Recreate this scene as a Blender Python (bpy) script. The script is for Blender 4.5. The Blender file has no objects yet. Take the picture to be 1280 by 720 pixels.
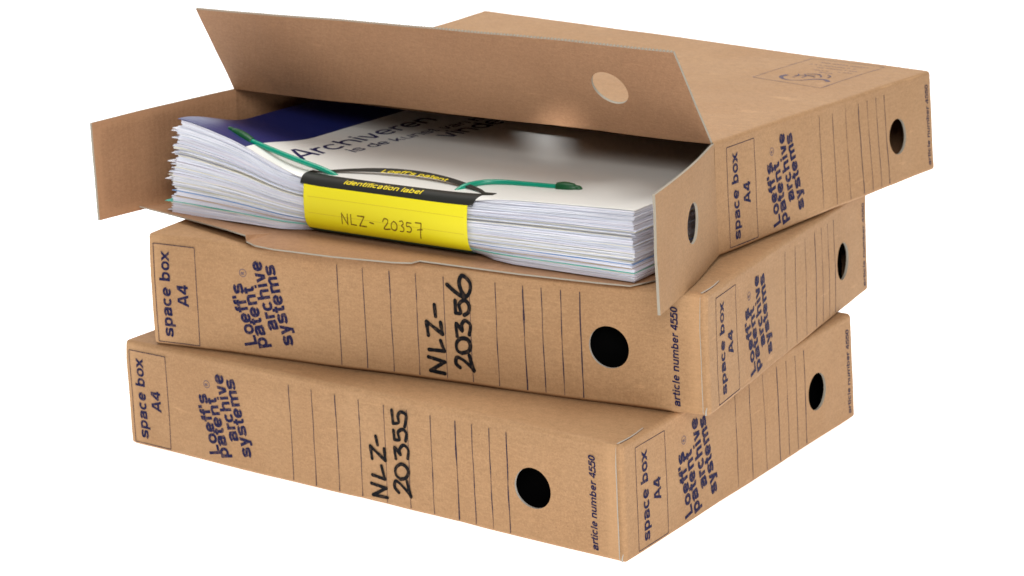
import bpy, math, random
from mathutils import Vector
from mathutils import noise as mn
random.seed(7)
SC = bpy.context.scene
COL = SC.collection
PI = math.pi

# ------------------------------------------------------------------ camera, light, exposure
S = 0.001                                    # everything is written in millimetres
cam_d = bpy.data.cameras.new('camera'); cam = bpy.data.objects.new('camera', cam_d); COL.objects.link(cam)
CAM = Vector((576.1, -950.7, 445.8)) * S
YAW, PITCH, ROLL = 0.5949241978635145, -0.243585057557062, -0.012854351284889345
_f = Vector((-math.sin(YAW)*math.cos(PITCH), math.cos(YAW)*math.cos(PITCH), math.sin(PITCH)))
_r = Vector((math.cos(YAW), math.sin(YAW), 0)); _u = _r.cross(_f)
_r2 = _r*math.cos(ROLL) + _u*math.sin(ROLL); _u2 = -_r*math.sin(ROLL) + _u*math.cos(ROLL)
from mathutils import Matrix
cam.matrix_world = Matrix(((_r2.x, _u2.x, -_f.x, CAM.x), (_r2.y, _u2.y, -_f.y, CAM.y), (_r2.z, _u2.z, -_f.z, CAM.z), (0, 0, 0, 1)))
cam_d.sensor_width = 36; cam_d.lens = 36*3034.8/1280
cam_d.shift_x = (640-630.95)/1280; cam_d.shift_y = (280.68-360)/1280
cam_d.clip_start = .05; cam_d.clip_end = 60
cam_d.dof.use_dof = True; cam_d.dof.focus_distance = 1.10; cam_d.dof.aperture_fstop = 32
SC.camera = cam

w = bpy.data.worlds.new('World'); SC.world = w; w.use_nodes = True
w.node_tree.nodes['Background'].inputs[0].default_value = (1, 1, 1, 1)
w.node_tree.nodes['Background'].inputs[1].default_value = 0.08

def area(name, loc, target, size, power, col=(1, 1, 1), sy=None):
    d = bpy.data.lights.new(name, 'AREA'); d.energy = power; d.color = col
    d.shape = 'RECTANGLE' if sy else 'SQUARE'; d.size = size
    if sy: d.size_y = sy
    o = bpy.data.objects.new(name, d); COL.objects.link(o); o.location = loc
    o.rotation_euler = (Vector(target)-Vector(loc)).to_track_quat('-Z', 'Y').to_euler()
    return o
KD = Vector((.52, -.70, .50)).normalized(); KT = Vector((-.13, .12, .12))
area('key_softbox', KT + KD*2.4, KT, .80, 30, (1, .985, .955))
area('overhead_softbox', (-.35, .35, 2.1), (-.1, .15, .15), 1.3, 40, (1, .99, .965))
area('fill_softbox', (2.1, -1.0, .45), (-.15, .05, .12), 1.0, 12, (1, .985, .96))
sd = bpy.data.lights.new('added_cover_spot', 'SPOT'); sd.energy = 190; sd.spot_size = math.radians(.56); sd.spot_blend = .7; sd.shadow_soft_size = .01  # unseen lamp added to put the bright patch on the cover
so = bpy.data.objects.new('added_cover_spot', sd); COL.objects.link(so); SP = Vector((-.158, .176, .161)); so.location = SP+Vector((.60, -.76, .25)).normalized()*1.5
so.rotation_euler = (SP-so.location).to_track_quat('-Z', 'Y').to_euler()
SC.view_settings.view_transform = 'Standard'; SC.view_settings.look = 'None'
SC.view_settings.exposure = 0; SC.view_settings.gamma = 1

# ------------------------------------------------------------------ materials
def mat(name):
    m = bpy.data.materials.new(name); m.use_nodes = True
    n = m.node_tree.nodes; return m, n, m.node_tree.links, n['Principled BSDF']
def inked(name, col, wear):
    m, n, l, b = mat(name)
    tc = n.new('ShaderNodeTexCoord'); oi = n.new('ShaderNodeObjectInfo'); va = n.new('ShaderNodeVectorMath'); va.operation = 'ADD'
    l.new(oi.outputs['Location'], va.inputs[0]); l.new(tc.outputs['Object'], va.inputs[1])
    z = n.new('ShaderNodeTexNoise'); z.inputs['Scale'].default_value = 620; z.inputs['Detail'].default_value = 5; l.new(va.outputs[0], z.inputs['Vector'])
    r = n.new('ShaderNodeMapRange'); l.new(z.outputs[0], r.inputs[0]); r.inputs[1].default_value = .5; r.inputs[2].default_value = .72; r.inputs[4].default_value = wear
    x = n.new('ShaderNodeMix'); x.data_type = 'RGBA'; l.new(r.outputs[0], x.inputs[0]); x.inputs[6].default_value = (*col, 1); x.inputs[7].default_value = (.26, .15, .085, 1)
    l.new(x.outputs[2], b.inputs['Base Color']); b.inputs['Roughness'].default_value = .72; b.inputs['Specular IOR Level'].default_value = .12
    return m
def plain(name, col, rough=.6, spec=.4, bump=0, bscale=900):
    m, n, l, b = mat(name)
    b.inputs['Base Color'].default_value = (*col, 1); b.inputs['Roughness'].default_value = rough
    b.inputs['Specular IOR Level'].default_value = spec
    if bump:
        tc = n.new('ShaderNodeTexCoord'); nz = n.new('ShaderNodeTexNoise'); nz.inputs['Scale'].default_value = bscale
        bp = n.new('ShaderNodeBump'); bp.inputs['Strength'].default_value = bump; bp.inputs['Distance'].default_value = .0002
        l.new(tc.outputs['Object'], nz.inputs['Vector']); l.new(nz.outputs[0], bp.inputs['Height']); l.new(bp.outputs[0], b.inputs['Normal'])
    return m
def kraft(name, ca, cb, flute=(1, 1, 0), fl=.12, tint=.5):
    """brown kraft liner: pulp mottling, short fibres, dark and light flecks, faint flute ribs"""
    m, n, l, b = mat(name)
    tc0 = n.new('ShaderNodeTexCoord'); oi = n.new('ShaderNodeObjectInfo'); va = n.new('ShaderNodeVectorMath'); va.operation = 'MULTIPLY_ADD'
    va.inputs[1].default_value = (3.7, 2.9, 5.3); l.new(oi.outputs['Location'], va.inputs[0]); l.new(tc0.outputs['Object'], va.inputs[2])
    class _T: outputs = {'Object': va.outputs[0]}
    tc = _T
    def nz(scale, det, rough=.6, vec=None):
        x = n.new('ShaderNodeTexNoise'); x.inputs['Scale'].default_value = scale; x.inputs['Detail'].default_value = det
        x.inputs['Roughness'].default_value = rough; l.new(vec or tc.outputs['Object'], x.inputs['Vector']); return x.outputs[0]
    def mixc(fac, a, c, bl='MIX'):
        x = n.new('ShaderNodeMix'); x.data_type = 'RGBA'; x.blend_type = bl
        if hasattr(fac, 'links'): l.new(fac, x.inputs[0])
        else: x.inputs[0].default_value = fac
        for v, i in ((a, 6), (c, 7)):
            if hasattr(v, 'links'): l.new(v, x.inputs[i])
            else: x.inputs[i].default_value = (*v, 1)
        return x.outputs[2]
    def ramp(v, p0, p1, c0=0, c1=1):
        x = n.new('ShaderNodeMapRange'); l.new(v, x.inputs[0]); x.inputs[1].default_value = p0; x.inputs[2].default_value = p1
        x.inputs[3].default_value = c0; x.inputs[4].default_value = c1; return x.outputs[0]
    mp = n.new('ShaderNodeMapping'); mp.inputs['Scale'].default_value = (1, 1, 3.2); l.new(tc.outputs['Object'], mp.inputs[0])
    c = mixc(ramp(nz(17, 3), .32, .68), ca, cb)
    c = mixc(ramp(nz(240, 4, .7, mp.outputs[0]), .38, .66, 0, .42), c, tuple(v*.66 for v in ca))
    c = mixc(ramp(nz(950, 3, .7), .45, .72, 0, .34), c, tuple(min(1, v*1.5) for v in cb))
    c = mixc(ramp(nz(1500, 2, .5), .66, .74, 0, .5), c, (.12, .065, .035))
    c = mixc(ramp(nz(7, 2), .35, .65, 0, .22), c, tuple(v*.80 for v in ca))                 # handling grime in broad patches
    ms = n.new('ShaderNodeMapping'); ms.inputs['Scale'].default_value = (1, 1, 9); ms.inputs['Rotation'].default_value = (.3, .5, .2); l.new(tc.outputs['Object'], ms.inputs[0])
    c = mixc(ramp(nz(38, 3, .55, ms.outputs[0]), .66, .74, 0, .30), c, tuple(min(1, v*1.45) for v in cb))   # dry scuffs
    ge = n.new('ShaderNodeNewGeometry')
    c = mixc(ramp(ge.outputs['Pointiness'], .515, .56, 0, .35), c, tuple(min(1, v*1.4) for v in cb))  # lighter creases: some wear, and crease highlights painted into the colour
    l.new(c, b.inputs['Base Color'])
    b.inputs['Roughness'].default_value = .72; b.inputs['Specular IOR Level'].default_value = .28
    wv = n.new('ShaderNodeTexWave'); wv.wave_type = 'BANDS'; wv.bands_direction = 'DIAGONAL' if flute == (1, 1, 0) else 'X'
    mw = n.new('ShaderNodeMapping'); mw.inputs['Scale'].default_value = flute; l.new(tc.outputs['Object'], mw.inputs[0])
    l.new(mw.outputs[0], wv.inputs[0]); wv.inputs['Scale'].default_value = 150; wv.inputs['Distortion'].default_value = .6
    b1 = n.new('ShaderNodeBump'); b1.inputs['Strength'].default_value = fl; b1.inputs['Distance'].default_value = .0003
    l.new(wv.outputs['Fac'], b1.inputs['Height'])
    b2 = n.new('ShaderNodeBump'); b2.inputs['Strength'].default_value = .3; b2.inputs['Distance'].default_value = .00025
    l.new(nz(420, 4, .7), b2.inputs['Height']); l.new(b1.outputs[0], b2.inputs['Normal'])
    b3 = n.new('ShaderNodeBump'); b3.inputs['Strength'].default_value = .35; b3.inputs['Distance'].default_value = .004
    l.new(nz(22, 2), b3.inputs['Height']); l.new(b2.outputs[0], b3.inputs['Normal'])
    l.new(b3.outputs[0], b.inputs['Normal'])
    return m
M = {}
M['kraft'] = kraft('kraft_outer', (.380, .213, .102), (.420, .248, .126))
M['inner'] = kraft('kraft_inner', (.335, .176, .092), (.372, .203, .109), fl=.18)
M['edge'] = plain('cut_board_edge', (.36, .32, .26), .9, .1, .6, 2500)
M['blackener'] = plain('hole_blackener_black', (.003, .003, .003), 1, 0)
M['raw'] = plain('raw_cut_edge', (.46, .43, .38), .9, .1)
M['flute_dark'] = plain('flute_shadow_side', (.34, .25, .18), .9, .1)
M['ink'] = inked('navy_print', (.012, .012, .050), .45)
M['ink_pale'] = inked('worn_navy_print', (.10, .085, .13), .8)
M['marker'] = inked('black_marker', (.004, .004, .006), .22)
M['rule'] = inked('thin_rule_print', (.035, .025, .045), .5)
M['paper'] = None
def paper(name, c1, c2, zs):
    m, n, l, b = mat(name)
    tc = n.new('ShaderNodeTexCoord'); mp = n.new('ShaderNodeMapping'); mp.inputs['Scale'].default_value = (14, 14, zs)
    nz = n.new('ShaderNodeTexNoise'); nz.inputs['Scale'].default_value = 1; nz.inputs['Detail'].default_value = 5; nz.inputs['Roughness'].default_value = .7
    l.new(tc.outputs['Object'], mp.inputs[0]); l.new(mp.outputs[0], nz.inputs[0])
    r = n.new('ShaderNodeMapRange'); l.new(nz.outputs[0], r.inputs[0]); r.inputs[1].default_value = .35; r.inputs[2].default_value = .65
    x = n.new('ShaderNodeMix'); x.data_type = 'RGBA'; l.new(r.outputs[0], x.inputs[0]); x.inputs[6].default_value = (*c1, 1); x.inputs[7].default_value = (*c2, 1)
    l.new(x.outputs[2], b.inputs['Base Color']); b.inputs['Roughness'].default_value = .8; b.inputs['Specular IOR Level'].default_value = .2
    bp = n.new('ShaderNodeBump'); bp.inputs['Strength'].default_value = .5; bp.inputs['Distance'].default_value = .0004
    l.new(nz.outputs[0], bp.inputs['Height']); l.new(bp.outputs[0], b.inputs['Normal'])
    return m
PAP = [paper('white_paper', (.79, .81, .89), (.88, .89, .94), 3200), paper('cool_paper', (.71, .75, .88), (.82, .85, .93), 2600),
       paper('lilac_paper', (.74, .72, .82), (.82, .81, .88), 3000), paper('cream_paper', (.80, .78, .66), (.86, .84, .76), 3000)]
P_BLUE = plain('blue_divider', (.20, .40, .74), .7); P_TEAL = plain('teal_divider', (.12, .58, .46), .7)
P_TAN = plain('tan_divider', (.58, .46, .30), .8); P_GREEN = plain('grey_green_slip', (.42, .50, .42), .8)
M['cover'] = plain('coated_cover', (.80, .79, .755), .34, .5)
M['navy'] = plain('glossy_navy_cover', (.012, .018, .125), .38, .5)
M['cover_ink'] = plain('cover_ink', (.010, .012, .085), .4, .4)
M['yellow'] = plain('yellow_label', (.82, .72, .006), .5, .4, .5, 55)
M['black'] = plain('black_label_band', (.018, .018, .015), .5, .35, .25, 90)
M['dgreen'] = plain('dark_green_label_edge', (.005, .06, .04), .5)
M['ytext'] = plain('yellow_label_text', (.85, .66, .02), .5)
M['pencil'] = plain('brown_pencil', (.20, .11, .015), .8, .1)
M['yrule'] = plain('label_rule', (.62, .47, .02), .7)
M['tube'] = plain('green_tube', (.0, .27, .165), .28, .6)
M['cap'] = plain('dark_green_cap', (.004, .075, .022), .42, .4)

# ------------------------------------------------------------------ mesh helpers
class MB:
    def __init__(s): s.v = []; s.f = []; s.m = []
    def add(s, v, f, mi=0):
        o = len(s.v); s.v += [tuple(x) for x in v]; s.f += [tuple(i+o for i in q) for q in f]; s.m += [mi]*len(f)
    def build(s, name, mats, parent=None, smooth=False):
        me = bpy.data.meshes.new(name); me.from_pydata([(x*S, y*S, z*S) for x, y, z in s.v], [], s.f); me.validate()
        for m in (mats if isinstance(mats, (list, tuple)) else [mats]): me.materials.append(m)
        if len(me.polygons) == len(s.m): me.polygons.foreach_set('material_index', s.m)
        if smooth: me.polygons.foreach_set('use_smooth', [True]*len(me.polygons))
        me.update()
        o = bpy.data.objects.new(name, me); COL.objects.link(o)
        if parent: o.parent = parent
        return o
def lines(a, b, step, must=()):
    pts = sorted(set([a, b] + [m for m in must if a <= m <= b]))
    out = []
    for p, q in zip(pts, pts[1:]):
        n = max(1, round((q-p)/step)); out += [p+(q-p)*i/n for i in range(n)]
    return out+[pts[-1]]

def sheet(mb, F, ua, ub, va, vb, step=8, th=1.4, hole=None, fine=(), rims='LRBT', zig=None, mo=0, mi=1, me=2, vfine=()):
    """a board: F(u, v, e) gives the point, e = depth below the outer face; hole=(cu, cv, r); rims listed in rims"""
    NS = 10
    um, vm = list(fine), list(vfine)
    if hole:
        cu, cv, r = hole; h = r+3
        hu = [cu-h+2*h*i/NS for i in range(NS+1)]; hv = [cv-h+2*h*i/NS for i in range(NS+1)]
        um += hu; vm += hv
    U = lines(ua, ub, step, um); V = lines(va, vb, step, vm)
    nu, nv = len(U), len(V)
    def skip(i, j):
        if not hole: return False
        a, b = (U[i]+U[i+1])/2, (V[j]+V[j+1])/2
        return abs(a-cu) < h-1e-6 and abs(b-cv) < h-1e-6
    for e, flip, mat_i in ((0, False, mo), (th, True, mi)):
        vs = [F(a, b, e) for a in U for b in V]; fs = []
        for i in range(nu-1):
            for j in range(nv-1):
                if skip(i, j): continue
                q = (i*nv+j, (i+1)*nv+j, (i+1)*nv+j+1, i*nv+j+1)
                fs.append(q[::-1] if flip else q)
        if hole:
            i0, j0 = min(range(nu), key=lambda i: abs(U[i]-(cu-h))), min(range(nv), key=lambda j: abs(V[j]-(cv-h)))
            per = [(i0+k, j0) for k in range(NS)]+[(i0+NS, j0+k) for k in range(NS)]+[(i0+NS-k, j0+NS) for k in range(NS)]+[(i0, j0+NS-k) for k in range(NS)]
            base = len(vs); n = len(per)
            for (i, j) in per:
                an = math.atan2(V[j]-cv, U[i]-cu); vs.append(F(cu+r*math.cos(an), cv+r*math.sin(an), e))
            for k in range(n):
                a, b = per[k], per[(k+1) % n]
                q = (a[0]*nv+a[1], b[0]*nv+b[1], base+(k+1) % n, base+k)
                fs.append(q[::-1] if flip else q)
        mb.add(vs, fs, mat_i)
    if hole:
        vs = []; fs = []; n = 48
        for k in range(n):
            an = 2*PI*k/n; p = (cu+r*math.cos(an), cv+r*math.sin(an)); vs += [F(*p, 0), F(*p, th)]
        for k in range(n): fs.append((2*k, 2*((k+1) % n), 2*((k+1) % n)+1, 2*k+1))
        mb.add(vs, fs, me)
    def rim(pts, fl):
        vs = []; fs = []
        for p in pts: vs += [F(*p, 0), F(*p, th)]
        for k in range(len(pts)-1):
            q = (2*k, 2*k+2, 2*k+3, 2*k+1); fs.append(q[::-1] if fl else q)
        mb.add(vs, fs, me)
    if 'B' in rims: rim([(a, va) for a in U], True)
    if 'T' in rims: rim([(a, vb) for a in U], False)
    if 'L' in rims: rim([(ua, b) for b in V], False)
    if 'R' in rims: rim([(ub, b) for b in V], True)

# ---- stroke lettering -------------------------------------------------
def arc(cx, cy, rx, ry, a0, a1, n=14, k=2.25):
    out = []
    for i in range(n+1):
        a = math.radians(a0+(a1-a0)*i/n); c, s_ = math.cos(a), math.sin(a)
        out.append((cx+rx*math.copysign(abs(c)**(2/k), c), cy+ry*math.copysign(abs(s_)**(2/k), s_)))
    return out
def smooth(pts, n=5):
    P = [pts[0]]+list(pts)+[pts[-1]]; out = []
    for i in range(1, len(P)-2):
        p0, p1, p2, p3 = P[i-1:i+3]
        for k in range(n):
            t = k/n; out.append(tuple(.5*((2*p1[c])+(-p0[c]+p2[c])*t+(2*p0[c]-5*p1[c]+4*p2[c]-p3[c])*t*t+(-p0[c]+3*p1[c]-3*p2[c]+p3[c])*t**3) for c in (0, 1)))
    return out+[pts[-1]]
def glyph(ch, w):
    """strokes: ('p', points) ribbon, ('c', p, q, lo, hi) straight bar clipped between two heights. Returns strokes, advance"""
    h = w/2; X, C, D = .53, .72, -.20
    P = lambda *p: ('p', list(p)); A = lambda *a, **k: ('p', arc(*a, **k))
    L = lambda p, q, lo, hi: ('c', p, q, lo, hi)
    st = .05+h
    if ch == ' ': return [], .27
    if ch == 'o': return [A(.30, X/2, .26-h+.01, X/2+.012-h, 0, 360, n=26)], .60
    if ch == 'e': return [A(.29, X/2, .25-h+.01, X/2+.012-h, 0, 322, n=24), P((.05+h*.6, X/2), (.53-h*.6, X/2))], .575
    if ch == 'c': return [A(.29, X/2, .25-h+.01, X/2+.012-h, 40, 320, n=22)], .56
    if ch == 'a': return [('p', smooth([(.075, X-.165), (.12, X-h-.03), (.27, X+.012-h), (.42, X-h-.03), (.455, X-.15), (.455, .13), (.49, 0.02)])),
                          ('p', smooth([(.455, X/2+.055), (.33, X/2+.015), (.14, X/2-.02), (.045+h, .14), (.12, .045), (.24, h-.012), (.38, .06), (.455, .17)]))], .57
    if ch == 's': return [('p', smooth([(.475, X-.155), (.42, X-h-.02), (.27, X+.012-h), (.12, X-h-.02), (.035+h, X-.15), (.13, X/2+.035), (.27, X/2), (.42, X/2-.04), (.51-h, .14), (.43, h+.012), (.27, h-.012), (.11, h+.012), (.04, .165)]))], .545
    if ch in 'pb':
        return [P((st, D if ch == 'p' else 0), (st, X if ch == 'p' else C)), A(.31, X/2, .255-h, X/2+.012-h, 0, 360, n=26)], .61
    if ch == 'd': return [P((.56-h, 0), (.56-h, C)), A(.30, X/2, .255-h, X/2+.012-h, 0, 360, n=26)], .61
    if ch == 'n': return [P((st, 0), (st, X)), ('p', smooth([(st, X-.19), (.17, X-h-.03), (.32, X+.012-h), (.46, X-h-.035), (.545-h, X-.2)])+[(.545-h, 0)])], .60
    if ch == 'h': return [P((st, 0), (st, C)), ('p', smooth([(st, X-.19), (.17, X-h-.03), (.32, X+.012-h), (.46, X-h-.035), (.545-h, X-.2)])+[(.545-h, 0)])], .60
    if ch == 'u': return [P((.545-h, 0), (.545-h, X)), ('p', [(st, X)]+smooth([(st, .2), (.13, h+.035), (.27, h-.012), (.43, h+.03), (.545-h, .19)]))], .60
    if ch == 'm': return [P((st, 0), (st, X)), ('p', smooth([(st, X-.18), (.16, X-h-.03), (.29, X+.012-h), (.40, X-h-.035), (.45, X-.19)])+[(.45, 0)]),
                          ('p', smooth([(.45, X-.18), (.53, X-h-.03), (.66, X+.012-h), (.78, X-h-.035), (.84-h, X-.19)])+[(.84-h, 0)])], .89
    if ch == 'r': return [P((st, 0), (st, X)), ('p', smooth([(st, X-.24), (.16, X-h-.05), (.27, X-h-.005), (.385, X-h)]))], .385
    if ch == 't': return [('p', [(.165, X+.16)]+smooth([(.165, .2), (.18, h+.02), (.25, h-.005), (.325, h)])), P((.01, X-h*.8), (.32, X-h*.8))], .335
    if ch == 'f': return [('p', [(.165, 0)]+smooth([(.165, C-.2), (.185, C-h-.02), (.25, C-h+.005), (.335, C-h)])), P((.01, X-h*.8), (.32, X-h*.8))], .335
    if ch == 'i': return [P((st, 0), (st, X)), P((st, C-.12), (st, C))], .10+w
    if ch == 'l': return [P((st, 0), (st, C))], .10+w
    if ch == 'v': return [L((.015+h, X+.06), (.275-.005, -.06), 0, X), L((.535-h, X+.06), (.275+.005, -.06), 0, X)], .55
    if ch == 'y': return [L((.015+h, X+.06), (.275, -.03), .0, X), ('c', (.535-h, X+.06), (.20, D-.06), D, X), P((.05, D+h*.8), (.20, D+h*.8))], .55
    if ch == 'x': return [L((.0, X+.05), (.52, -.05), 0, X), L((.52, X+.05), (.0, -.05), 0, X)], .54
    if ch == 'k': return [P((st, 0), (st, C)), L((.50, X+.05), (.10, .10), .08, X), L((.22, .36), (.53, -.06), 0, .40)], .56
    if ch == 'w': return [L((.01+h, X+.06), (.20, -.06), 0, X), L((.385, X+.06), (.20, -.06), 0, X), L((.385, X+.06), (.57, -.06), 0, X), L((.76-h, X+.06), (.57, -.06), 0, X)], .77
    if ch == 'L': return [P((.075+h, 0), (.075+h, C)), P((.075, h), (.56, h))], .59
    if ch == 'A': return [L((.335, C+.06), (.02+h*.6, -.06), 0, C), L((.355, C+.06), (.67-h*.6, -.06), 0, C), P((.14, .22), (.55, .22))], .69
    if ch == '4': return [P((.40, 0), (.40, C)), P((.02, .17+h*.4), (.54, .17+h*.4)), L((.375, C+.02), (.05, .19), .17, C)], .56
    if ch == '5': return [P((.13, C-h), (.51, C-h)), ('p', [(.145, C-.02), (.11, .34)]), ('p', smooth([(.10, .365), (.20, .445), (.33, .45), (.48, .36), (.53-h, .23), (.46, .08), (.28, h-.01), (.11, .05), (.05, .17)]))], .56
    if ch == '0': return [A(.28, C/2, .24-h+.01, C/2+.01-h, 0, 360, n=26)], .56
    if ch == "'": return [P((.13, .48), (.13, C))], .25
    if ch == 'R': return [P((st, 0), (st, C)), ('p', [(st, C-h), (.34, C-h), (.46, C-.2), (.34, C/2-.02), (st, C/2-.02)]), L((.30, .36), (.52, -.05), 0, .36)], .6
    return [], .3
def ribbon(pts, w, closed=False, wf=None):
    n = len(pts); vs = []; fs = []
    P = [Vector(p) for p in pts]
    for i in range(n):
        a = P[i]-P[i-1] if i > 0 else P[1]-P[0]
        b = P[i+1]-P[i] if i < n-1 else P[n-1]-P[n-2]
        if a.length < 1e-9: a = b
        if b.length < 1e-9: b = a
        a = a.normalized(); b = b.normalized(); t = (a+b)
        t = t.normalized() if t.length > 1e-6 else a
        nn = Vector((-t.y, t.x)); m = min(1.6, 1/max(.35, nn.dot(Vector((-a.y, a.x))))); ww = w*(wf(i/(n-1)) if wf else 1)*.5*m
        vs += [tuple(P[i]+nn*ww), tuple(P[i]-nn*ww)]
    for i in range(n-1): fs.append((2*i, 2*i+1, 2*i+3, 2*i+2))
    return vs, fs
def clipbar(p, q, w, lo, hi):
    p, q = Vector(p), Vector(q); t = (q-p).normalized(); nn = Vector((-t.y, t.x))*w*.5
    poly = [p+nn, p-nn, q-nn, q+nn]
    for yy, s_ in ((lo, 1), (hi, -1)):
        out = []
        for i in range(len(poly)):
            a, b = poly[i], poly[(i+1) % len(poly)]
            da, db = (a.y-yy)*s_, (b.y-yy)*s_
            if da >= 0: out.append(a)
            if da*db < 0: out.append(a+(b-a)*(da/(da-db)))
        poly = out
    return [tuple(v) for v in poly]
def text_width(t, w, track=0): return sum(glyph(c, w)[1]+track for c in t)-track
def text(mb, F, t, org, ang, em, w, length=None, shear=0, k0=0, mi=0, track=0, dens=2.0):
    """F(u, v, e); org = baseline start in face millimetres; ang = baseline direction in degrees"""
    ww = text_width(t, w, track); sx = em if length is None else length/ww
    ca, sa = math.cos(math.radians(ang)), math.sin(math.radians(ang)); x = 0; lay = k0
    def put(vs, fs):
        nonlocal lay
        e = -(.10+.012*(lay % 9)); lay += 1
        out = []
        for (a, b) in vs:
            a = (x+a+shear*b)*sx; b = b*em
            out.append(F(org[0]+ca*a-sa*b, org[1]+sa*a+ca*b, e))
        mb.add(out, fs, mi)
    for ch in t:
        st, adv = glyph(ch, w)
        for s_ in st:
            if s_[0] == 'p':
                pts = s_[1]
                if len(pts) == 2:
                    p, q = Vector(pts[0]), Vector(pts[1]); n = max(1, int((q-p).length*em/dens)); pts = [tuple(p+(q-p)*i/n) for i in range(n+1)]
                put(*ribbon(pts, w))
            else:
                poly = clipbar(s_[1], s_[2], w, s_[3], s_[4])
                if len(poly) > 2: put(poly, [tuple(range(len(poly)))])
        x += adv+track
def line_on(mb, F, p, q, w, e=-.1, mi=0, step=5, wob=0):
    n = max(1, int(math.dist(p, q)/step)); pts = [(p[0]+(q[0]-p[0])*i/n, p[1]+(q[1]-p[1])*i/n) for i in range(n+1)]
    vs, fs = ribbon(pts, w, wf=(lambda t: 1+wob*mn.noise(Vector((t*40, p[0], q[1])))) if wob else None)
    mb.add([F(a, b, e) for a, b in vs], fs, mi)
def scrawl(mb, F, strokes, w, mi=0, e0=-.26):
    for i, s_ in enumerate(strokes):
        pts = smooth(s_, 7) if len(s_) > 4 else sum([[tuple(Vector(a)+(Vector(b)-Vector(a))*k/6) for k in range(6)] for a, b in zip(s_, s_[1:])], [])+[s_[-1]]
        segs = [pts]
        if len(s_) in (3, 4):                                     # sharp-cornered letters: one bar per side
            segs = [[tuple(Vector(a)+(Vector(b)-Vector(a))*k/6) for k in range(-0, 7)] for a, b in zip(s_, s_[1:])]
        for k, sg in enumerate(segs):
            vs, fs = ribbon(sg, w, wf=lambda t, i=i: .92+.25*mn.noise(Vector((t*3, i*1.7, 2))))
            e = e0-.012*((i*3+k) % 9); mb.add([F(a, b, e) for a, b in vs], fs, mi)
            for end in (sg[0], sg[-1]):                            # round pen ends
                n = 12; rr = w*.5*.93
                mb.add([F(end[0]+rr*math.cos(2*PI*j/n), end[1]+rr*math.sin(2*PI*j/n), e-.004*(1+(end is sg[-1]))) for j in range(n)], [tuple(range(n))], mi)

# ------------------------------------------------------------------ the boxes
W, D, H = 324.48, 257.09, 62.0
CD = [[[[[-0.09, 3.36, 0.04], [0.92, 0.95, -0.06]], [[0.0, 0.0, 0.0], [0.0, 0.0, 0.0]]], [[[3.34, -2.48, -0.05], [1.27, -3.17, -1.49]], [[-1.52, 2.48, 0.05], [-3.93, -1.14, 0.35]]]], [[[[-0.21, -1.12, -0.11], [-1.7, -0.46, 0.36]], [[0.0, 0.0, 0.0], [0.0, 0.0, 0.0]]], [[[1.31, 0.53, 0.0], [-1.39, 1.15, 0.87]], [[2.12, 0.91, 0.03], [-0.13, -1.02, -0.56]]]], [[[[1.26, 0.78, -0.05], [0.43, -0.99, -2.48]], [[0.0, 0.0, 0.0], [-1.95, -0.4, 8.03]]], [[[0.09, 1.86, 1.62], [-1.8, -0.2, 0.43]], [[3.53, 0.04, -0.27], [-1.56, -1.11, -2.7]]]]]
PL = [(0, 0, 0), (17.5, 51.5, .1451421989870805), (-12.6, 113.7, -.014375035754540482)]
RC = 2.2                                     # crease radius
def warp(b, p, wave=True):
    a = (1+p[0]/W, p[1]/D, p[2]/H); q = list(p)
    a = tuple(min(1.3, max(-.3, t)) for t in a)
    for i in (0, 1):
        for j in (0, 1):
            for k in (0, 1):
                ww = (a[0] if i else 1-a[0])*(a[1] if j else 1-a[1])*(a[2] if k else 1-a[2])
                for c in range(3): q[c] += ww*CD[b][i][j][k][c]
    if wave:
        x = Vector((p[0]*.011+b*7.3, p[1]*.011, p[2]*.017))
        am = .8; x2 = x*3.3
        for c_ in range(3): q[c_] += .26*mn.noise(x2+Vector((c_*5.1, 1, 2)))
        q[0] += am*mn.noise(x); q[1] += am*mn.noise(x+Vector((9, 3, 1))); q[2] += am*.7*mn.noise(x+Vector((2, 8, 5)))
        if b < 2: q[2] += 0
    return tuple(q)
def rounded(p, e, rad=RC):
    """point of the box shell, e below the outer face, creases rounded"""
    lo = (-W, 0, 0); hi = (0, D, H)
    core = [min(max(p[i], lo[i]+rad), hi[i]-rad) for i in range(3)]
    d = Vector([p[i]-core[i] for i in range(3)]); ln = d.length
    if ln < 1e-6: return p
    return tuple(core[i]+d[i]/ln*(rad-e) for i in range(3))
FL = (0, .5, 1.0, 1.6, 2.2)                  # crease sampling
def fine(L): return [x for x in FL]+[L-x for x in FL]
def ease(t): t = max(0, min(1, t)); return t*t*(3-2*t)
def face_map(b, which):
    def F(u, v, e):
        if which == 'front': return warp(b, (-W+u, -e if e < 0 else e, v) if False else _pt(-W+u, 0, v, e, (0, -1, 0)))
        if which == 'side': return warp(b, _pt(0, u, v, e, (1, 0, 0)))
        if which == 'top': return warp(b, _pt(-W+u, v, H, e, (0, 0, 1)))
    return F
def _pt(x, y, z, e, n): return (x-n[0]*e, y-n[1]*e, z-n[2]*e)
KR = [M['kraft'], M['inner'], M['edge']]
HOLE = (272.2, 29.6, 10.75)

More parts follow.
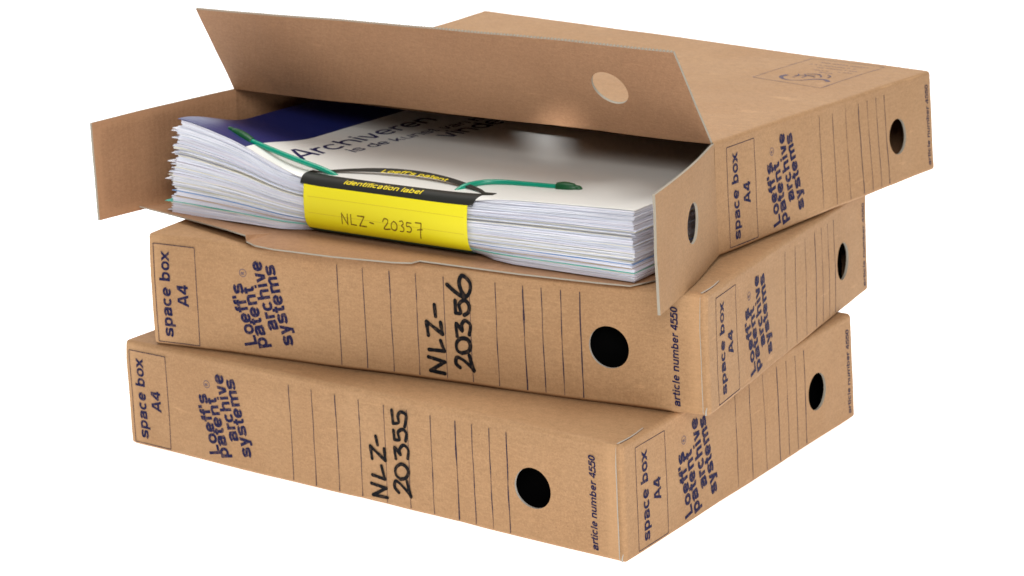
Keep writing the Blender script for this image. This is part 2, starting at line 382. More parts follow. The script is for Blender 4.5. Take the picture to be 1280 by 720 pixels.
def printed(b, which, t, hw=None, proud=0):
    """the printing of one face; face coordinates (u right, v up); lettering runs up the face"""
    F0 = face_map(b, which); F = lambda u, v, e: F0(u, v, e-proud)
    side = which == 'side'
    lo, hi = (12.0, 41.0) if side else (3.8, 30.2)
    m = MB()
    for p, q in (((lo, 2.4), (lo, 57)), ((hi, 2.4), (hi, 57)), ((lo, 57), (hi, 57)), ((lo, 2.4), (hi, 2.4))): line_on(m, F, p, q, .42, wob=.5)
    m.build('label_frame', M['rule'], t)
    m = MB(); dx = 9.3 if side else 0
    text(m, F, 'space box', (13.7+dx, 5.4), 90, 9.6, .15, 47.5)
    text(m, F, 'A4', (24.7+dx*1.1, 23.0), 90, 9.8, .15, 12.4, k0=3)
    m.build('size_lettering', M['ink'], t)
    m = MB()
    if side: L = [('Loeff\'s', (66.3, 4.2), 101, 11.2, 37.5), ('patent', (74.0, 3.8), 101, 11.2, 36.5), ('archive', (81.8, 15), 101, 11.2, 41), ('systems', (92.4, 8.6), 102.5, 11.2, 46)]
    else: L = [('Loeff\'s', (67.3, 6.6), 104.0, 11.4, 35.2), ('patent', (73.9, 6.0), 103.0, 11.4, 34.6), ('archive', (80.6, 17.0), 103.5, 11.4, 38.8), ('systems', (89.6, 9.6), 103.0, 11.4, 44.6)]
    for i, (s_, org, an, em, ln) in enumerate(L): text(m, F, s_, org, an, em, .165 if side else .158, ln, k0=i*2)
    m.build('logo_lettering', M['ink'], t)
    m = MB(); rc = (59.8, 46.2)
    cir = [(rc[0]+2.1*math.cos(a*PI/10), rc[1]+2.1*math.sin(a*PI/10)) for a in range(21)]
    vs, fs = ribbon(cir, .35); m.add([F(a, c, -.1) for a, c in vs], fs)
    text(m, F, 'R', (rc[0]+.95, rc[1]-.9), 95, 2.9, .13, k0=2)
    m.build('registered_mark', M['ink_pale'], t)
    if side: rules = [(114.9, .45), (131, .4), (147, .4), (163.2, .62), (174.3, .38), (185.2, .4), (195.6, .62)]
    else: rules = [(118, .42), (133.3, .42), (148.9, .42), (164.1, .42), (180.3, .38), (195.3, .38), (210.3, .42), (226, .72), (236.4, .42), (247, .42), (257.5, .72)]
    m = MB()
    for u, ww in rules: line_on(m, F, (u, 2.2), (u-.2, 56.5), ww, wob=.9)
    m.build('writing_rules', M['rule'], t)
    m = MB(); u = 251.8 if side else 309.3
    text(m, F, 'article number 4550', (u, 3.7), 90, 5.4, .125 if side else .145, 50.4, shear=.12)
    m.build('article_lettering', M['ink'] if not side else M['ink'], t)
    if hw:
        m = MB(); scrawl(m, F, hw, 2.3 if b else 2.1); m.build('handwriting', M['marker'], t)

def thing(name, label, cat, loc, rz=0, group=None):
    o = bpy.data.objects.new(name, None); COL.objects.link(o); o.location = Vector(loc)*S; o.rotation_euler = (0, 0, rz)
    o.empty_display_size = .02; o['label'] = label; o['category'] = cat
    if group: o['group'] = group
    return o

def shell_panel(b, t, name, which, **k):
    m = MB()
    if which == 'top':
        sheet(m, lambda u, v, e: warp(b, rounded((-W+u, v, H), e)), 0, W, 0, D, fine=fine(W), vfine=fine(D), rims='')
    if which == 'bottom':
        sheet(m, lambda u, v, e: warp(b, rounded((-u, v, 0), e)), 0, W, 0, D, fine=fine(W), vfine=fine(D), rims='', step=16)
    if which == 'side':
        sheet(m, lambda u, v, e: warp(b, rounded((0, u, v), e)), 0, D, 0, H, fine=fine(D), vfine=fine(H), rims=k.get('rims', ''), hole=(210, 28.6, 10.75), step=7)
    if which == 'left':
        sheet(m, lambda u, v, e: warp(b, rounded((-W, D-u, v), e)), 0, D, 0, H, fine=fine(D), vfine=fine(H), rims='', step=12)
    if which == 'back':
        sheet(m, lambda u, v, e: warp(b, rounded((-u, D, v), e)), 0, W, 0, H, fine=fine(W), vfine=fine(H), rims='', step=12)
    return m.build(name, KR, t)

def closed_box(b, label, hw):
    x, y, a = PL[b]
    t = thing('archive_box', label, 'cardboard box', (x, y, b*H), a, 'flat brown archive boxes in the stack')
    for n, wch in (('top_panel', 'top'), ('base_panel', 'bottom'), ('side_panel', 'side'), ('side_panel', 'left'), ('back_panel', 'back')):
        shell_panel(b, t, n, wch)
    # tuck flap: the side panel's front strip, round the corner, behind the front panel
    m = MB()
    sheet(m, lambda u, v, e: warp(b, rounded((u, 0, v), e)), -14, 0, 0, H, fine=[-x_ for x_ in FL], vfine=fine(H), rims='L', step=6)
    m.build('tuck_flap', KR, t); m = MB()
    sheet(m, lambda u, v, e: warp(b, rounded((-W+u, 0, v), e)), 0, 14, 0, H, fine=FL, vfine=fine(H), rims='R', step=6)
    m.build('tuck_flap', KR, t)
    # front closing flap, laid over the tuck flaps, its cut end shows at the right corner
    m = MB(); pr = .95
    def FF(u, v, e):
        k = ease((H-v)/5)*ease(v/3); return warp(b, rounded((-W+u, 0, v), e-pr*k))
    sheet(m, FF, 1.4, W-3.6, 0, H, fine=(), vfine=fine(H), rims='LR', hole=HOLE, step=7)
    m.build('front_flap', [M['kraft'], M['inner'], M['raw']], t)
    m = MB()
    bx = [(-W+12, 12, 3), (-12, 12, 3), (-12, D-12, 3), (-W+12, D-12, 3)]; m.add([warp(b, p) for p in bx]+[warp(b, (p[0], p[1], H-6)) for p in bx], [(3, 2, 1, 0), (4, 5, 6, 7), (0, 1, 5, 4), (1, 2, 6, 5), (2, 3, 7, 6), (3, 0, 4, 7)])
    m.build('hole_blackener', M['blackener'], t)  # block added inside so the holes read black
    # the slit where the flap hinge was cut into the lid
    m = MB(); Ft = face_map(b, 'top')
    vs, fs = ribbon(smooth([(W-3.2, .6), (W-3.2, 3), (W-2.8, 10), (W-3.0, 18), (W-3.8, 27)]), 1.05, wf=lambda q: 1.0-.55*q)
    m.add([Ft(p, q, -.12) for p, q in vs], fs)
    vs, fs = ribbon(smooth([(W-2.2, 1.6), (W-2.1, 10), (W-2.3, 18), (W-3.2, 27)]), .35, wf=lambda q: 1.0-.5*q)
    m.add([Ft(p, q, -.10) for p, q in vs], fs, 1)
    m.build('hinge_slit', [M['raw'], M['rule']], t)
    # raw board at the lower right corner
    m = MB()
    vs, fs = ribbon([(W-2.3, .4), (W-2.2, 2.5), (W-1.6, 4.6)], 1.0, wf=lambda q: 1-.7*q)
    Ff = face_map(b, 'front'); m.add([Ff(p, q, -.12) for p, q in vs], fs)
    m.build('torn_corner', M['raw'], t)
    printed(b, 'front', t, hw, proud=pr)
    printed(b, 'side', t)
    return t

HW2 = [[(178.9, 4.7), (170.6, 5.4), (179.2, 11.0), (169.6, 12.6)], [(170.2, 16.6), (179.2, 16.8), (177.2, 22.2)], [(170.2, 24.3), (169.4, 31.6), (178.6, 25.8), (177.7, 32.1)], [(174.9, 35.0), (174.4, 41.2)], [(188.0, 9.2), (185.8, 11.2), (186.6, 14.6), (190.8, 13.2), (195.6, 9.4), (195.6, 9.4), (193.8, 16.6)], [(189.5, 17.2), (186.9, 18.5), (186.6, 22.2), (189.2, 24.9), (193.0, 25.0), (194.7, 22.3), (193.6, 18.9), (189.5, 17.2)], [(187.1, 25.9), (186.9, 32.5), (190.1, 29.2), (190.1, 32.4), (192.1, 34.7), (195.1, 32.6), (194.3, 27.6)], [(186.8, 38.2), (186.8, 44.8)], [(186.8, 38.2), (189.8, 38.6), (189.0, 43.0), (192.2, 45.4), (194.7, 43.2), (194.3, 39.5), (191.8, 37.6)], [(182.3, 52.7), (187.0, 49.3), (192.3, 47.0), (195.5, 50.2), (195.6, 55.1), (191.5, 58.1), (189.5, 54.9), (190.4, 50.5), (192.7, 47.5)]]
HW1 = [[(180.4, 5.0), (171.1, 4.6), (180.0, 10.3), (170.3, 11.1)], [(171.2, 16.1), (179.2, 15.2), (177.2, 22.3)], [(171.4, 25.3), (170.5, 32.1), (180.0, 25.9), (179.5, 32.3)], [(175.2, 33.7), (174.2, 38.1)], [(188.0, 9.6), (185.4, 12.2), (186.4, 15.8), (190.6, 13.6), (195.4, 9.8), (195.4, 9.8), (193.6, 17.0)], [(189.5, 17.3), (186.6, 19.1), (186.5, 22.9), (190.0, 25.9), (193.3, 25.0), (194.8, 22.2), (193.0, 18.8), (189.5, 17.3)], [(186.8, 28.4), (186.3, 34.4), (189.7, 31.2), (189.4, 33.9), (192.2, 36.7), (195.2, 34.6), (194.5, 29.9)], [(186.5, 38.7), (186.1, 43.6)], [(186.5, 38.7), (189.7, 39.3), (189.0, 43.0), (192.2, 45.2), (194.5, 43.3), (193.7, 39.3)], [(186.1, 47.4), (185.6, 54.6)], [(186.1, 47.4), (189.7, 48.5), (189.5, 52.3), (191.6, 54.6), (194.9, 53.3), (193.6, 47.0)]]

# ------------------------------------------------------------------ setting: white sweep, glow added so no contact shadow shows
m, n, l, b_ = mat('glowing_white_ground')
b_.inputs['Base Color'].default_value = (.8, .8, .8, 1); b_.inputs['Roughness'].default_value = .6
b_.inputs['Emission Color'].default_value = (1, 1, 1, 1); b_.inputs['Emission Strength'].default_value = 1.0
mb = MB(); prof = [(-480, 0)]+[(2200, 0)]+[(2200+900*math.sin(a*PI/24), 900-900*math.cos(a*PI/24)) for a in range(1, 13)]+[(3100, 3000)]
# sweep turned to face the camera, lying 2 mm under the lowest box
vs = []; fs = []
rx, ry = math.cos(YAW), math.sin(YAW); dx, dy = -math.sin(YAW), math.cos(YAW)
for (d_, z_) in prof:
    for s_ in ((-1300, 1300) if d_ < 0 else (-2600, 2600)): vs.append((dx*d_+rx*s_, dy*d_+ry*s_, z_-1.2))
for i in range(len(prof)-1): fs.append((2*i, 2*i+1, 2*i+3, 2*i+2))
mb.add(vs, fs); sweep_o = mb.build('glowing_sweep', m, smooth=True); sweep_o['kind'] = 'structure'

closed_box(0, 'closed brown archive box at the bottom of the stack, handwritten NLZ-20355 on its front', HW1)
closed_box(1, 'closed brown archive box in the middle of the stack, handwritten NLZ-20356 on its front', HW2)

# ------------------------------------------------------------------ the open box
b = 2; x, y, a = PL[2]
t3 = thing('archive_box', 'open brown archive box on top of the stack, its front flaps folded out', 'cardboard box', (x, y, 2*H), a, 'flat brown archive boxes in the stack')
TH = 1.4
def open_panel(name, F, ua, ub, va, vb, rims, **k):
    m = MB(); sheet(m, F, ua, ub, va, vb, rims=rims, **k); return m.build(name, KR, t3)
def rnd_open(p, e):   # creases rounded except at the open front
    lo = (-W, -1e4, 0); hi = (0, D, H); rad = RC
    core = [min(max(p[i], lo[i]+rad), hi[i]-rad) for i in range(3)]
    d = Vector([p[i]-core[i] for i in range(3)]); ln = d.length
    return p if ln < 1e-6 else tuple(core[i]+d[i]/ln*(rad-e) for i in range(3))
open_panel('top_panel', lambda u, v, e: warp(b, rnd_open((-W+u, v, H), e)), 0, W, 0, D, '', fine=fine(W), vfine=fine(D))
open_panel('base_panel', lambda u, v, e: warp(b, rnd_open((-u, v, 0), e)), 0, W, 0, D, '', fine=fine(W), vfine=fine(D), step=12)
open_panel('side_panel', lambda u, v, e: warp(b, rnd_open((0, u, v), e)), 0, D, 0, H, '', fine=fine(D), vfine=fine(H), hole=(210, 28.4, 10.75), step=7)
open_panel('side_panel', lambda u, v, e: warp(b, rnd_open((-W, D-u, v), e)), 0, D, 0, H, '', fine=fine(D), vfine=fine(H), step=10)
open_panel('back_panel', lambda u, v, e: warp(b, rnd_open((-u, D, v), e)), 0, W, 0, H, '', fine=fine(W), vfine=fine(H), step=12)
printed(2, 'side', t3)

aT, aL, aR = 1.0019, 1.4711, 1.3064
LT, LS = 61.5, 109.0
hz = [-W+0, 0]
# lid flap: hinge along the lid's front edge, standing up and forward
def FT(u, t_, e):
    k = ease(t_/9); taper = (u/W-.5)*-6.0*(t_/LT)
    an = aT*k+PI*0*(1-k)
    hx_, hy_, hz_ = warp(b, (-W+u, 0, H))
    bow = 1.2*math.sin(PI*u/W)*(t_/LT)+1.0*mn.noise(Vector((u*.012, t_*.03, 4)))
    c, s_ = math.cos(aT), math.sin(aT)
    ny, nz_ = s_, c                          # outer normal (faces back and up)
    return (hx_+taper, hy_-t_*c+(-e+bow)*ny*1.0, hz_+t_*s_+(-e+bow)*nz_-.0)
m = MB()
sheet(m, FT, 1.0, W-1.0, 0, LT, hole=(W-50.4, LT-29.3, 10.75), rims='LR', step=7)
# the long free end: open flutes between the two liners, white card dots
nb = 150; vs = []; fs = []; mi_ = []
for i in range(nb*2+1):
    u = 1+(W-2)*i/(nb*2); rec = 0 if i % 2 == 0 else 0
    vs += [FT(u, LT, 0), FT(u, LT, TH)]
for i in range(nb*2):
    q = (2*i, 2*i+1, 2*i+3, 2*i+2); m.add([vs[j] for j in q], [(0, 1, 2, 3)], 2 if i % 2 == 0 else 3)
    if i % 2 == 0:                           # the flute crest stands a little out of the cut
        u0, u1 = 1+(W-2)*i/(nb*2), 1+(W-2)*(i+1)/(nb*2); um = (u0+u1)/2
        A_ = [FT(u0, LT, .05), FT(u0, LT, TH-.05), FT(u1, LT, TH-.05), FT(u1, LT, .05), FT(um, LT+.7, .15), FT(um, LT+.7, TH-.15)]
        m.add(A_, [(0, 4, 5, 1), (4, 3, 2, 5), (0, 3, 4), (1, 5, 2)], 2)
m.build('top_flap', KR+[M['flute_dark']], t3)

# side flaps
def side_flap(sgn):
    def F(u, v, e):      # u = distance from the hinge, v = height
        hx_, hy_, hz_ = warp(b, (0 if sgn > 0 else -W, 0, v))
        if sgn > 0:
            c, s_ = math.cos(aR), math.sin(aR); sh = -2.2*(u/LS)
            bow = 1.6*math.sin(PI*u/LS)+.8*mn.noise(Vector((u*.02, v*.03, 1)))
            return (hx_+u*c+s_*(-e+bow), hy_-u*s_+c*(-e+bow), hz_+sh)
        c, s_ = -math.cos(aL), math.sin(aL); sh = -2.6*(u/LS)*(v/H)
        bow = 1.4*math.sin(PI*u/LS)+.8*mn.noise(Vector((u*.02, v*.03, 6)))
        return (hx_+u*c-s_*(-e+bow), hy_-u*s_-c*(-e+bow)*-1, hz_+sh)
    return F
FR = side_flap(1); FLp = side_flap(-1)
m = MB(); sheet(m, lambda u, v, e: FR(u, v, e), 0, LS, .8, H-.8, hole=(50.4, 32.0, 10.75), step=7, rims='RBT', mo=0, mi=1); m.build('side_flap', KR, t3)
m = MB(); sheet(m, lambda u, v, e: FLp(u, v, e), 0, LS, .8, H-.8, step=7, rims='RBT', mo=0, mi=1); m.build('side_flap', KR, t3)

# base flap: die-cut lip lying on the middle box
lip = [(0, -80.5, 4), (44, -89.2, 4.3), (80, -98.3, 5.0), (97, -103.3, 5.2), (98.5, -104.5, 2.4), (108, -108.6, 2.2), (121, -109, 2.1), (157, -104, 2.0), (190, -96.5, 2.0), (198.4, -92.5, 2.0), (199.5, -86.6, 2.0), (257, -81, 2.0), (300, -74.5, 2.2), (316.5, -71.2, 2.3), (320.5, -60, 2.4), (323.5, -48, 2.4)]
def lip_at(u):
    for p, q in zip(lip, lip[1:]):
        if p[0] <= u <= q[0]:
            k = (u-p[0])/(q[0]-p[0]); return p[1]+(q[1]-p[1])*k, p[2]+(q[2]-p[2])*k
    return lip[-1][1:]
def FB(u, t_, e):
    yo, zo = lip_at(u)
    h = warp(b, (-W+u, 0, 0), False)
    k = ease(t_*1.0)
    return (-W+u+h[0]*0-3.5*t_*(1-u/W), h[1]*(1-t_)+yo*t_, 1.7+(zo-1.7)*ease((t_-.80)/.20)-e)
m = MB(); sheet(m, FB, 0, 323.5, 0, 1, step=7, th=.8, vfine=[i/10 for i in range(11)], fine=[p[0] for p in lip], rims='LRT', mo=1, mi=0)
m.build('base_flap', KR, t3)

# stamp printed on the lid
Ft = face_map(2, 'top'); m = MB()
for p, q in (((251, 172), (251, 247)), ((251, 247), (299, 248)), ((299, 248), (299, 167)), ((299, 167), (251, 172))): line_on(m, Ft, p, q, .45, wob=.9)
m.build('stamp_frame', M['ink_pale'], t3)
m = MB()
sw = smooth([(262, 194), (264.5, 187), (270, 182.5), (275.5, 180.5), (281, 182), (285, 186.5), (288, 184), (290, 178)][::1])
vs, fs = ribbon([(p, q) for p, q in smooth([(264, 191), (263.5, 184), (268, 178.5), (274, 177.2), (279, 181), (284, 188), (289.5, 190), (294, 186)])], 2.2, wf=lambda q: .35+1.0*abs(math.cos(PI*q))**1.5)
m.add([Ft(p, q, -.1) for p, q in vs], fs)
for i, (p, q) in enumerate([((270, 186), (268, 197)), ((275, 188), (271, 199)), ((281, 193), (273, 195)), ((268, 192), (279, 198)), ((284, 195), (276, 203)), ((288, 196), (284, 204)), ((272, 200), (280, 203))]):
    mid = ((p[0]+q[0])/2+1.5, (p[1]+q[1])/2+1.2); vs, fs = ribbon(smooth([p, mid, q]), .9); m.add([Ft(c, d, -.1-.012*(i+1)) for c, d in vs], fs)
m.build('stamp_emblem', M['ink_pale'], t3)
m = MB(); random.seed(3)
for row, (u0, v0, u1, v1) in enumerate([(262, 238, 293, 239), (259, 229, 288, 231), (268, 222, 293, 224), (270, 214, 280, 215), (276, 209, 284, 210), (285, 216, 294, 217)]):
    u = u0; k = 0
    while u < u1:
        ln = random.uniform(.8, 1.9); v = v0+(v1-v0)*(u-u0)/(u1-u0)
        vs, fs = ribbon(smooth([(u, v-.6), (u+ln*.4, v+.7), (u+ln, v-.4)], 3), .5); m.add([Ft(c, d, -.1-.01*(k % 3)) for c, d in vs], fs)
        u += ln+(.5 if random.random() < .8 else 1.8); k += 1
m.build('stamp_small_print', M['ink_pale'], t3)

# ------------------------------------------------------------------ paper bundle
AS = math.radians(2.2)
OX, OY, Z0 = 19.0-W, -78.0, 2.75           # front left lower corner in box-local coordinates
ts = thing('paper_bundle', 'thick bundle of white papers fanned at both ends, lying in the open top box', 'paper stack', (0, 0, 0))
al = PL[2][2]
def place(o, lx, ly, lz, rot):
    c, s_ = math.cos(al), math.sin(al); o.location = Vector((PL[2][0]+c*lx-s_*ly, PL[2][1]+s_*lx+c*ly, 2*H+lz))*S; o.rotation_euler = (0, 0, al+rot)
place(ts, OX, OY, Z0, AS)
TF = [(0, 54.0), (12, 52.6), (25, 50), (50, 44.3), (70, 36.6), (85, 32.0), (100, 30.8), (140, 31.0), (190, 31.2), (205, 31.9), (240, 33.8), (297, 36.2)]
TB = [(0, 43), (30, 39.5), (60, 35.5), (100, 33.5), (200, 33.5), (297, 35)]
def interp(T, x_):
    if x_ <= T[0][0]: return T[0][1]
    for i, (p, q) in enumerate(zip(T, T[1:])):
        if x_ <= q[0]:
            k = (x_-p[0])/(q[0]-p[0]); return p[1]+(q[1]-p[1])*k
    return T[-1][1]
def sm(T, x_): return sum(interp(T, x_+o) for o in (-9, -4.5, 0, 4.5, 9))/5
def topz(s_, d_):
    k = ease(d_/62); return sm(TF, s_)*(1-k)+sm(TB, s_)*k
RB, RT, LX0 = 11.5, 6.5, -2.6               # how the label rolls the edge of the bundle
def gripw(s_): return ease(1-(abs(s_-147.5)-50)/24)
def grip_roll(s_, z, zt):                    # sheets pushed back where the label bends round them
    w_ = gripw(s_)
    if w_ <= 0: return 0
    h = 0
    if z < RB: h = RB-math.sqrt(max(0, RB**2-(RB-z)**2))
    if z > zt-RT: h = max(h, RT-math.sqrt(max(0, RT**2-(z-zt+RT)**2)))
    return w_*min(h, 9)
def grip_top(s_, d_, z):                     # the top page bends down into the fold
    x_ = d_-(LX0+RT)
    if x_ >= 0: return z
    return z-gripw(s_)*(RT-math.sqrt(max(.2, RT**2-min(abs(x_), RT)**2)))*1.05
SN = 156
SU = lines(0, 112, 6)+lines(112, 297, 13, [200, 290])[1:]; DV = lines(0, 75, 9, [1.2])+lines(75, 209, 34)[1:]
random.seed(11)
fr = [0]
for i in range(SN): fr.append(fr[-1]+random.choice([.5, .8, 1, 1, 1.3, 1.7]))
fr = [v/fr[-1] for v in fr]
special = {}
def near(f, k):
    j_ = min(range(SN), key=lambda i: abs(fr[i]-f)); special[j_] = k
    if k in (P_BLUE, P_TEAL): special[j_+1] = k
near(.115, P_TEAL); near(.19, P_TAN); near(.245, P_BLUE); near(.28, PAP[3]); near(.45, P_BLUE if False else PAP[2]); near(.33, P_TAN if False else PAP[3]); near(.62, PAP[3]); near(.66, P_GREEN if False else PAP[3]); near(.40, PAP[3])
drift = 0
for i in range(SN):
    f0, f1 = fr[i], fr[i+1]; gap = random.uniform(.95, 1.0); newc = False
    if random.random() < .13: gap = random.uniform(.45, .75); newc = True
    f1 = f0+(f1-f0)*gap
    if newc: drift = random.gauss(0, 1.0)
    dj = drift*.55+random.gauss(0, .16); sj = random.gauss(0, .55)-1.7*drift; sj2 = random.gauss(0, .45)+.4*drift
    if random.random() < .08: sj -= random.uniform(3, 6)
    if i > SN-12: sj = 2.5+abs(sj)*.3; dj = abs(dj)*.3
    wob = random.uniform(0, 50)
    k_l = 0
    m = MB(); vs = []
    for e in (0, 1):
        for s_ in SU:
            for d_ in DV:
                f = f1 if e else f0
                T = topz(max(0, s_+sj*(1-s_/297)+sj2*(s_/297)), d_)
                curl = .28*mn.noise(Vector((s_*.03, wob, i*.13)))*(T/40)
                ss = s_+sj*(1-s_/297)+sj2*(s_/297)+7*f*max(0, 1-s_/70)
                roll = grip_roll(s_, T*f, T)*(1 if d_ < 60 else 0)
                vs.append((ss, d_+dj+roll+.5*mn.noise(Vector((s_*.02, i*.7, 3))), T*f+curl))
    nU, nD = len(SU), len(DV); o_ = nU*nD; fs = []
    for p in range(nU-1):
        for q in range(nD-1):
            c = (p*nD+q, (p+1)*nD+q, (p+1)*nD+q+1, p*nD+q+1); fs.append(c[::-1]); fs.append(tuple(v+o_ for v in c))
        fs.append((p*nD, (p+1)*nD, (p+1)*nD+o_, p*nD+o_)); r_ = nD-1; fs.append((p*nD+r_, p*nD+r_+o_, (p+1)*nD+r_+o_, (p+1)*nD+r_))
    for q in range(nD-1):
        fs.append((q, q+o_, q+1+o_, q+1)); r_ = (nU-1)*nD; fs.append((r_+q, r_+q+1, r_+q+1+o_, r_+q+o_))
    m.add(vs, fs)
    mt = special.get(i) or random.choices(PAP, (6, 4, 3, .7))[0]
    m.build('sheet', mt, ts)

# brochure lying on top
tb = thing('brochure', 'white brochure with navy end and the word Archiveren, topmost on the papers', 'brochure', (0, 0, 0)); place(tb, OX, OY, Z0, AS)
def FC(s_, d_, e):
    return (s_+7*max(0, 1-s_/70), d_, grip_top(s_, d_, topz(s_, d_))+.85-e+.10*mn.noise(Vector((s_*.02, d_*.02, 8))))
m = MB(); sheet(m, FC, .8, 53.5, -.6, 207, step=4.5, th=.35, mo=0, mi=0, me=0, rims='LBT'); m.build('navy_end', [M['navy']], tb, smooth=False)
m = MB(); sheet(m, FC, 53.5, 298, -.6, 207, vfine=[.4, 1.5, 2.6, 3.7, 5], step=5, th=.35, mo=0, mi=0, me=0, rims='RBT'); m.build('cover', [M['cover']], tb)
m = MB()
text(m, FC, 'Archiveren', (79.0, 17.5), 88.0, 19, .10, 128, dens=1.5)
text(m, FC, 'is de kunst van het', (91.5, 49), 83.5, 11.2, .10, 128, k0=2, dens=1.5)
text(m, FC, 'vinden', (115.0, 108), 86, 19.5, .10, 70, k0=4, dens=1.5)
m.build('title_lettering', M['cover_ink'], tb)

# ------------------------------------------------------------------ identification label
tl = thing('identification_label', 'yellow and black label with NLZ-20357 wrapped round the front of the papers', 'label', (0, 0, 0)); place(tl, OX, OY, Z0, AS)
LA, LB = 93.0, 202.0
def prof(t_, s_):
    """wrap profile: t in mm from under the stack, round the front, over the top"""
    zt = topz(s_, 4)+1.15; rb, rt = RB, RT; zb = .15
    x0 = LX0                                   # front plane depth
    segs = [('line', 12.0), ('arcb', rb*PI/2), ('up', zt-zb-rb-rt), ('arct', rt*PI/2), ('back', 60)]
    t = t_
    if t < 12: return (x0+rb+12-t, zb)
    t -= 12
    if t < rb*PI/2: a_ = t/rb; return (x0+rb-rb*math.sin(a_), zb+rb-rb*math.cos(a_))
    t -= rb*PI/2; h = zt-zb-rb-rt
    if t < h: return (x0-.5*math.sin(PI*t/h), zb+rb+t)
    t -= h
    if t < rt*PI/2: a_ = t/rt; return (x0+rt-rt*math.cos(a_), zt-rt+rt*math.sin(a_))
    t -= rt*PI/2; return (x0+rt+t, zt+(topz(s_, x0+rt+t)-topz(s_, 4))*1.0)
def tfold(s_): return 12+RB*PI/2+(topz(s_, 4)+1.15-.15-RB-RT)     # t where the top edge bend starts
TTOP = 12+9*PI/2+18.5
def FLb(s_, tt, e, lift=0):
    """tt: 0..1 bottom to fold start, 1..2 = fold (7 mm), >2 = mm over the top"""
    tf = tfold(s_)
    t_ = tt*tf if tt <= 1 else (tf+(tt-1)*RT*PI/2 if tt <= 2 else tf+RT*PI/2+(tt-2))
    a_, z_ = prof(t_, s_); a2, z2 = prof(t_+.3, s_)
    tx, tz = a2-a_, z2-z_; ln = math.hypot(tx, tz) or 1; nx, nz_ = -tz/ln, tx/ln
    return (s_, a_-nx*e*1.0, z_-nz_*e+lift)
def FY(u, v, e):      # u 0..1 across, v 0..1 : below the band; the lower corners are cut round
    tt = v*1.18; k = max(0, 1-tt/.42); a_ = LA+2+10*k**1.6; c_ = LB-2.0-8*k**1.6
    k2 = max(0, (tt-.42)/.51); a_ -= 2.0*k2*0; return FLb(a_+(c_-a_)*u, tt, e)
m = MB(); sheet(m, lambda u, v, e: FY(u, v, e), 0, 1, .39, 1, step=.03, th=.25, rims='LRBT', mo=0, mi=0, me=0); m.build('yellow_face', [M['yellow']], tl, smooth=True)
m = MB(); sheet(m, lambda u, v, e: FY(u, v, e), 0, 1, 0, .39, step=.03, th=.25, rims='LRBT', mo=0, mi=0, me=0); m.build('green_lower_edge', [M['dgreen']], tl, smooth=True)
# black band: over the fold, with a lens-shaped slit whose rear strip bows up
def band(u, part, v, e):
    s_ = LA-.5+(LB+9-LA)*u*1.0; lens = math.sin(PI*min(1, max(0, (u-.04)/.90)))**.75
    if part == 'front':                      # from the yellow to the slit's front lip
        tt0, tt1 = 1.18, 2+2.2-lens*1.9
        k = tt0+(tt1-tt0)*v; return FLb(min(s_, LB+.5+6*max(0, (k-1.0)/2)), k, e)
    off0 = 2+2.6+lens*13.0; wd = 3.0+.6*lens
    k = off0+wd*v; p = FLb(s_, k, e); return (p[0], p[1], p[2]+lens*(1.8+1.3*v))
m = MB()
sheet(m, lambda u, v, e: band(u, 'front', v, e), 0, 1, 0, 1, step=.03, th=.25, rims='LRBT', mo=0, mi=0, me=0, vfine=[i/12 for i in range(13)])
sheet(m, lambda u, v, e: band(u, 'rear', v, e), 0, 1, 0, 1, step=.03, th=.25, rims='LRBT', mo=0, mi=0, me=0, vfine=[i/6 for i in range(7)])
m.build('black_band', [M['black']], tl, smooth=True)
# lettering on the band and on the yellow face
m = MB()
def FBt(u, v, e):
    s_ = LA+u; tt = 1+(v/ (RT*PI/2)); return FLb(s_, tt if tt <= 2 else 2+(tt-2)*RT*PI/2, e)
text(m, FBt, 'identification label', (27, 4.9), 0, 4.1, .12, 50, shear=.25, dens=1)
def FBr(u, v, e):
    uu = (u+.5)/(LB+9-LA); lens = math.sin(PI*min(1, max(0, (uu-.04)/.90)))**.75
    p = band(uu, 'rear', v/(3.0+.6*lens), e); return p
text(m, FBr, "Loeff's patent", (38, -.7), 0, 3.8, .12, 43, shear=.25, dens=1)
m.build('band_lettering', M['ytext'], tl)
m = MB()
FYm = lambda u, v, e: FLb(LA+u, v/tfold(LA+u), e)
for vv in (21.5, 31.0, 40.0): line_on(m, FYm, (5 if vv > 22 else 12, vv-0.2), (LB-LA-4, vv), .22, e=-.05)
m.build('label_rules', M['yrule'], tl)
m = MB()
YW = [[(0, 0), (0, 6), (4.5, 0), (4.7, 5.8)], [(7.5, 5.8), (7.3, .4), (11.5, .2)], [(13.0, 5.6), (18.3, 5.6), (14.2, .2), (19.5, .2)], [(22.5, 2.8), (25.5, 2.4)],
      [(33, 4.3), (34.5, 6), (37, 5.6), (36.8, 3.8), (33.8, .4), (38.5, .5)], [(42, 5.2), (40, 3.8), (39.8, 1.2), (41.8, .2), (43.9, 1.2), (44, 3.8), (42, 5.2)],
      [(46.5, 5.6), (48.5, 5.9), (49.3, 4.5), (47.8, 3.2), (49.6, 2), (48.8, .3), (46.5, .1)], [(55.5, 5.4), (52.2, 5.5)], [(52.2, 5.4), (52, 3.4), (54, 3.5), (55.6, 2.2), (54.5, .5), (52, .5)],
      [(59, 6.0), (63.5, 6.0), (62.0, -2.5)], [(60.3, 2.2), (64, 2.6)]]
scrawl(m, lambda u, v, e: FYm(27+u*.81, 27.0+v+.01*u, e), YW, .8, e0=-.08)
m.build('pencil_writing', M['pencil'], tl)

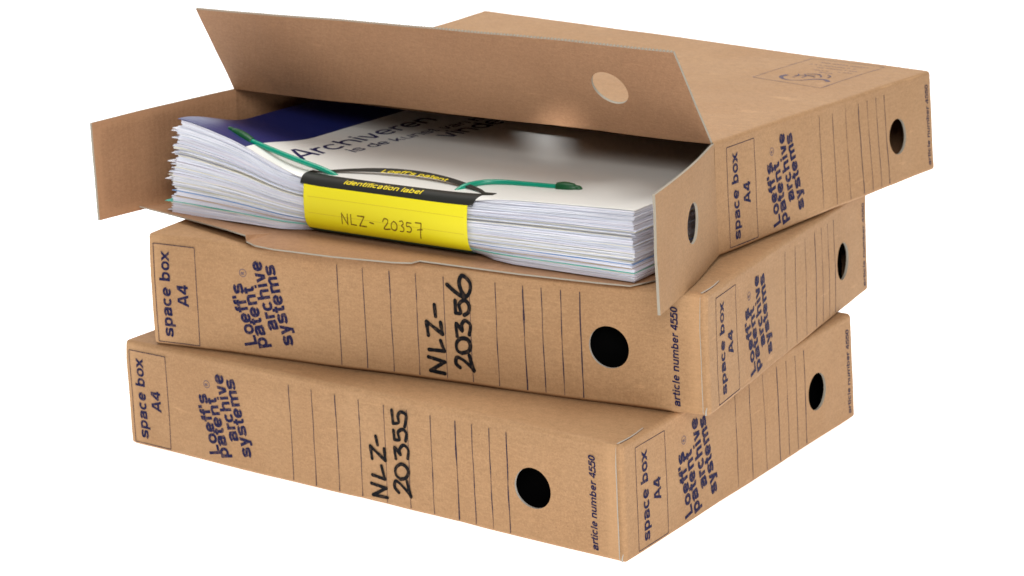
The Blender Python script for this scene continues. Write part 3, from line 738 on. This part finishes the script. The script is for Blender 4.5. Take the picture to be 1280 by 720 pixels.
# ------------------------------------------------------------------ green file tie
def tube_mesh(m, pts, rad, n=12, mi=0, cap=True):
    P = [Vector(p) for p in pts]; vs = []; up = Vector((0, 0, 1))
    for i, p in enumerate(P):
        t_ = (P[min(i+1, len(P)-1)]-P[max(i-1, 0)]).normalized(); a_ = t_.cross(up)
        a_ = a_.normalized() if a_.length > .1 else t_.cross(Vector((0, 1, 0))).normalized(); c_ = a_.cross(t_)
        r_ = rad(i/(len(P)-1)) if callable(rad) else rad
        vs += [tuple(p+a_*r_*math.cos(2*PI*k/n)+c_*r_*math.sin(2*PI*k/n)) for k in range(n)]
    fs = [(i*n+k, i*n+(k+1) % n, (i+1)*n+(k+1) % n, (i+1)*n+k) for i in range(len(P)-1) for k in range(n)]
    if cap: fs += [tuple(range(n))[::-1], tuple(range((len(P)-1)*n, len(P)*n))]
    m.add(vs, fs, mi)
def spl(pts, n=8):
    P = [Vector(pts[0])]+[Vector(p) for p in pts]+[Vector(pts[-1])]; out = []
    for i in range(1, len(P)-2):
        p0, p1, p2, p3 = P[i-1:i+3]
        for k in range(n):
            t = k/n; out.append(.5*((2*p1)+(-p0+p2)*t+(2*p0-5*p1+4*p2-p3)*t*t+(-p0+3*p1-3*p2+p3)*t**3))
    return out+[P[-1]]
tt_ = thing('file_tie', 'green plastic tie with two dark green capped ends, threaded through the label slit', 'file tie', (0, 0, 0)); place(tt_, OX, OY, Z0, AS)
R_ = 1.5
left = spl([(125, 12, 26.0), (113, 10, 28.5), (107, 8.6, 31.8), (99, 7.6, 34.6), (84, 7.0, 37.8), (66, 7.2, 41.7), (50, 8.2, 45.0)])
right = spl([(180, 5, 26.5), (184, 8.5, 30), (187.5, 15, 33.4), (193, 24, 34.2), (202, 28.5, 34.4), (216, 30, 34.6), (236, 30.5, 35.2)])
mid = spl([(130, 12, 29.5), (150, 15, 29), (170, 18, 29.5)])
m = MB(); tube_mesh(m, left, R_); m.build('tube', [M['tube']], tt_, smooth=True)
m = MB(); tube_mesh(m, right, R_); m.build('tube', [M['tube']], tt_, smooth=True)
def capm(p0, p1):
    a_, c_ = Vector(p0), Vector(p1); m = MB(); n = 26
    def rr(t):
        if t < .70: return 2.3+.75*math.sin(PI*min(1, max(0, t/.70)))**.8
        if t < .78: return 2.3-.6*(t-.70)/.08
        return 1.75*math.sqrt(max(.03, 1-((t-.78)/.22)**2.6))
    tube_mesh(m, [a_+(c_-a_)*k/n for k in range(n+1)], rr, 14); o = m.build('cap', [M['cap']], tt_, smooth=True)
capm((52.5, 8.1, 43.9), (31.5, 13.5, 49.0)); capm((234, 30.4, 35.2), (248, 32.5, 35.3))
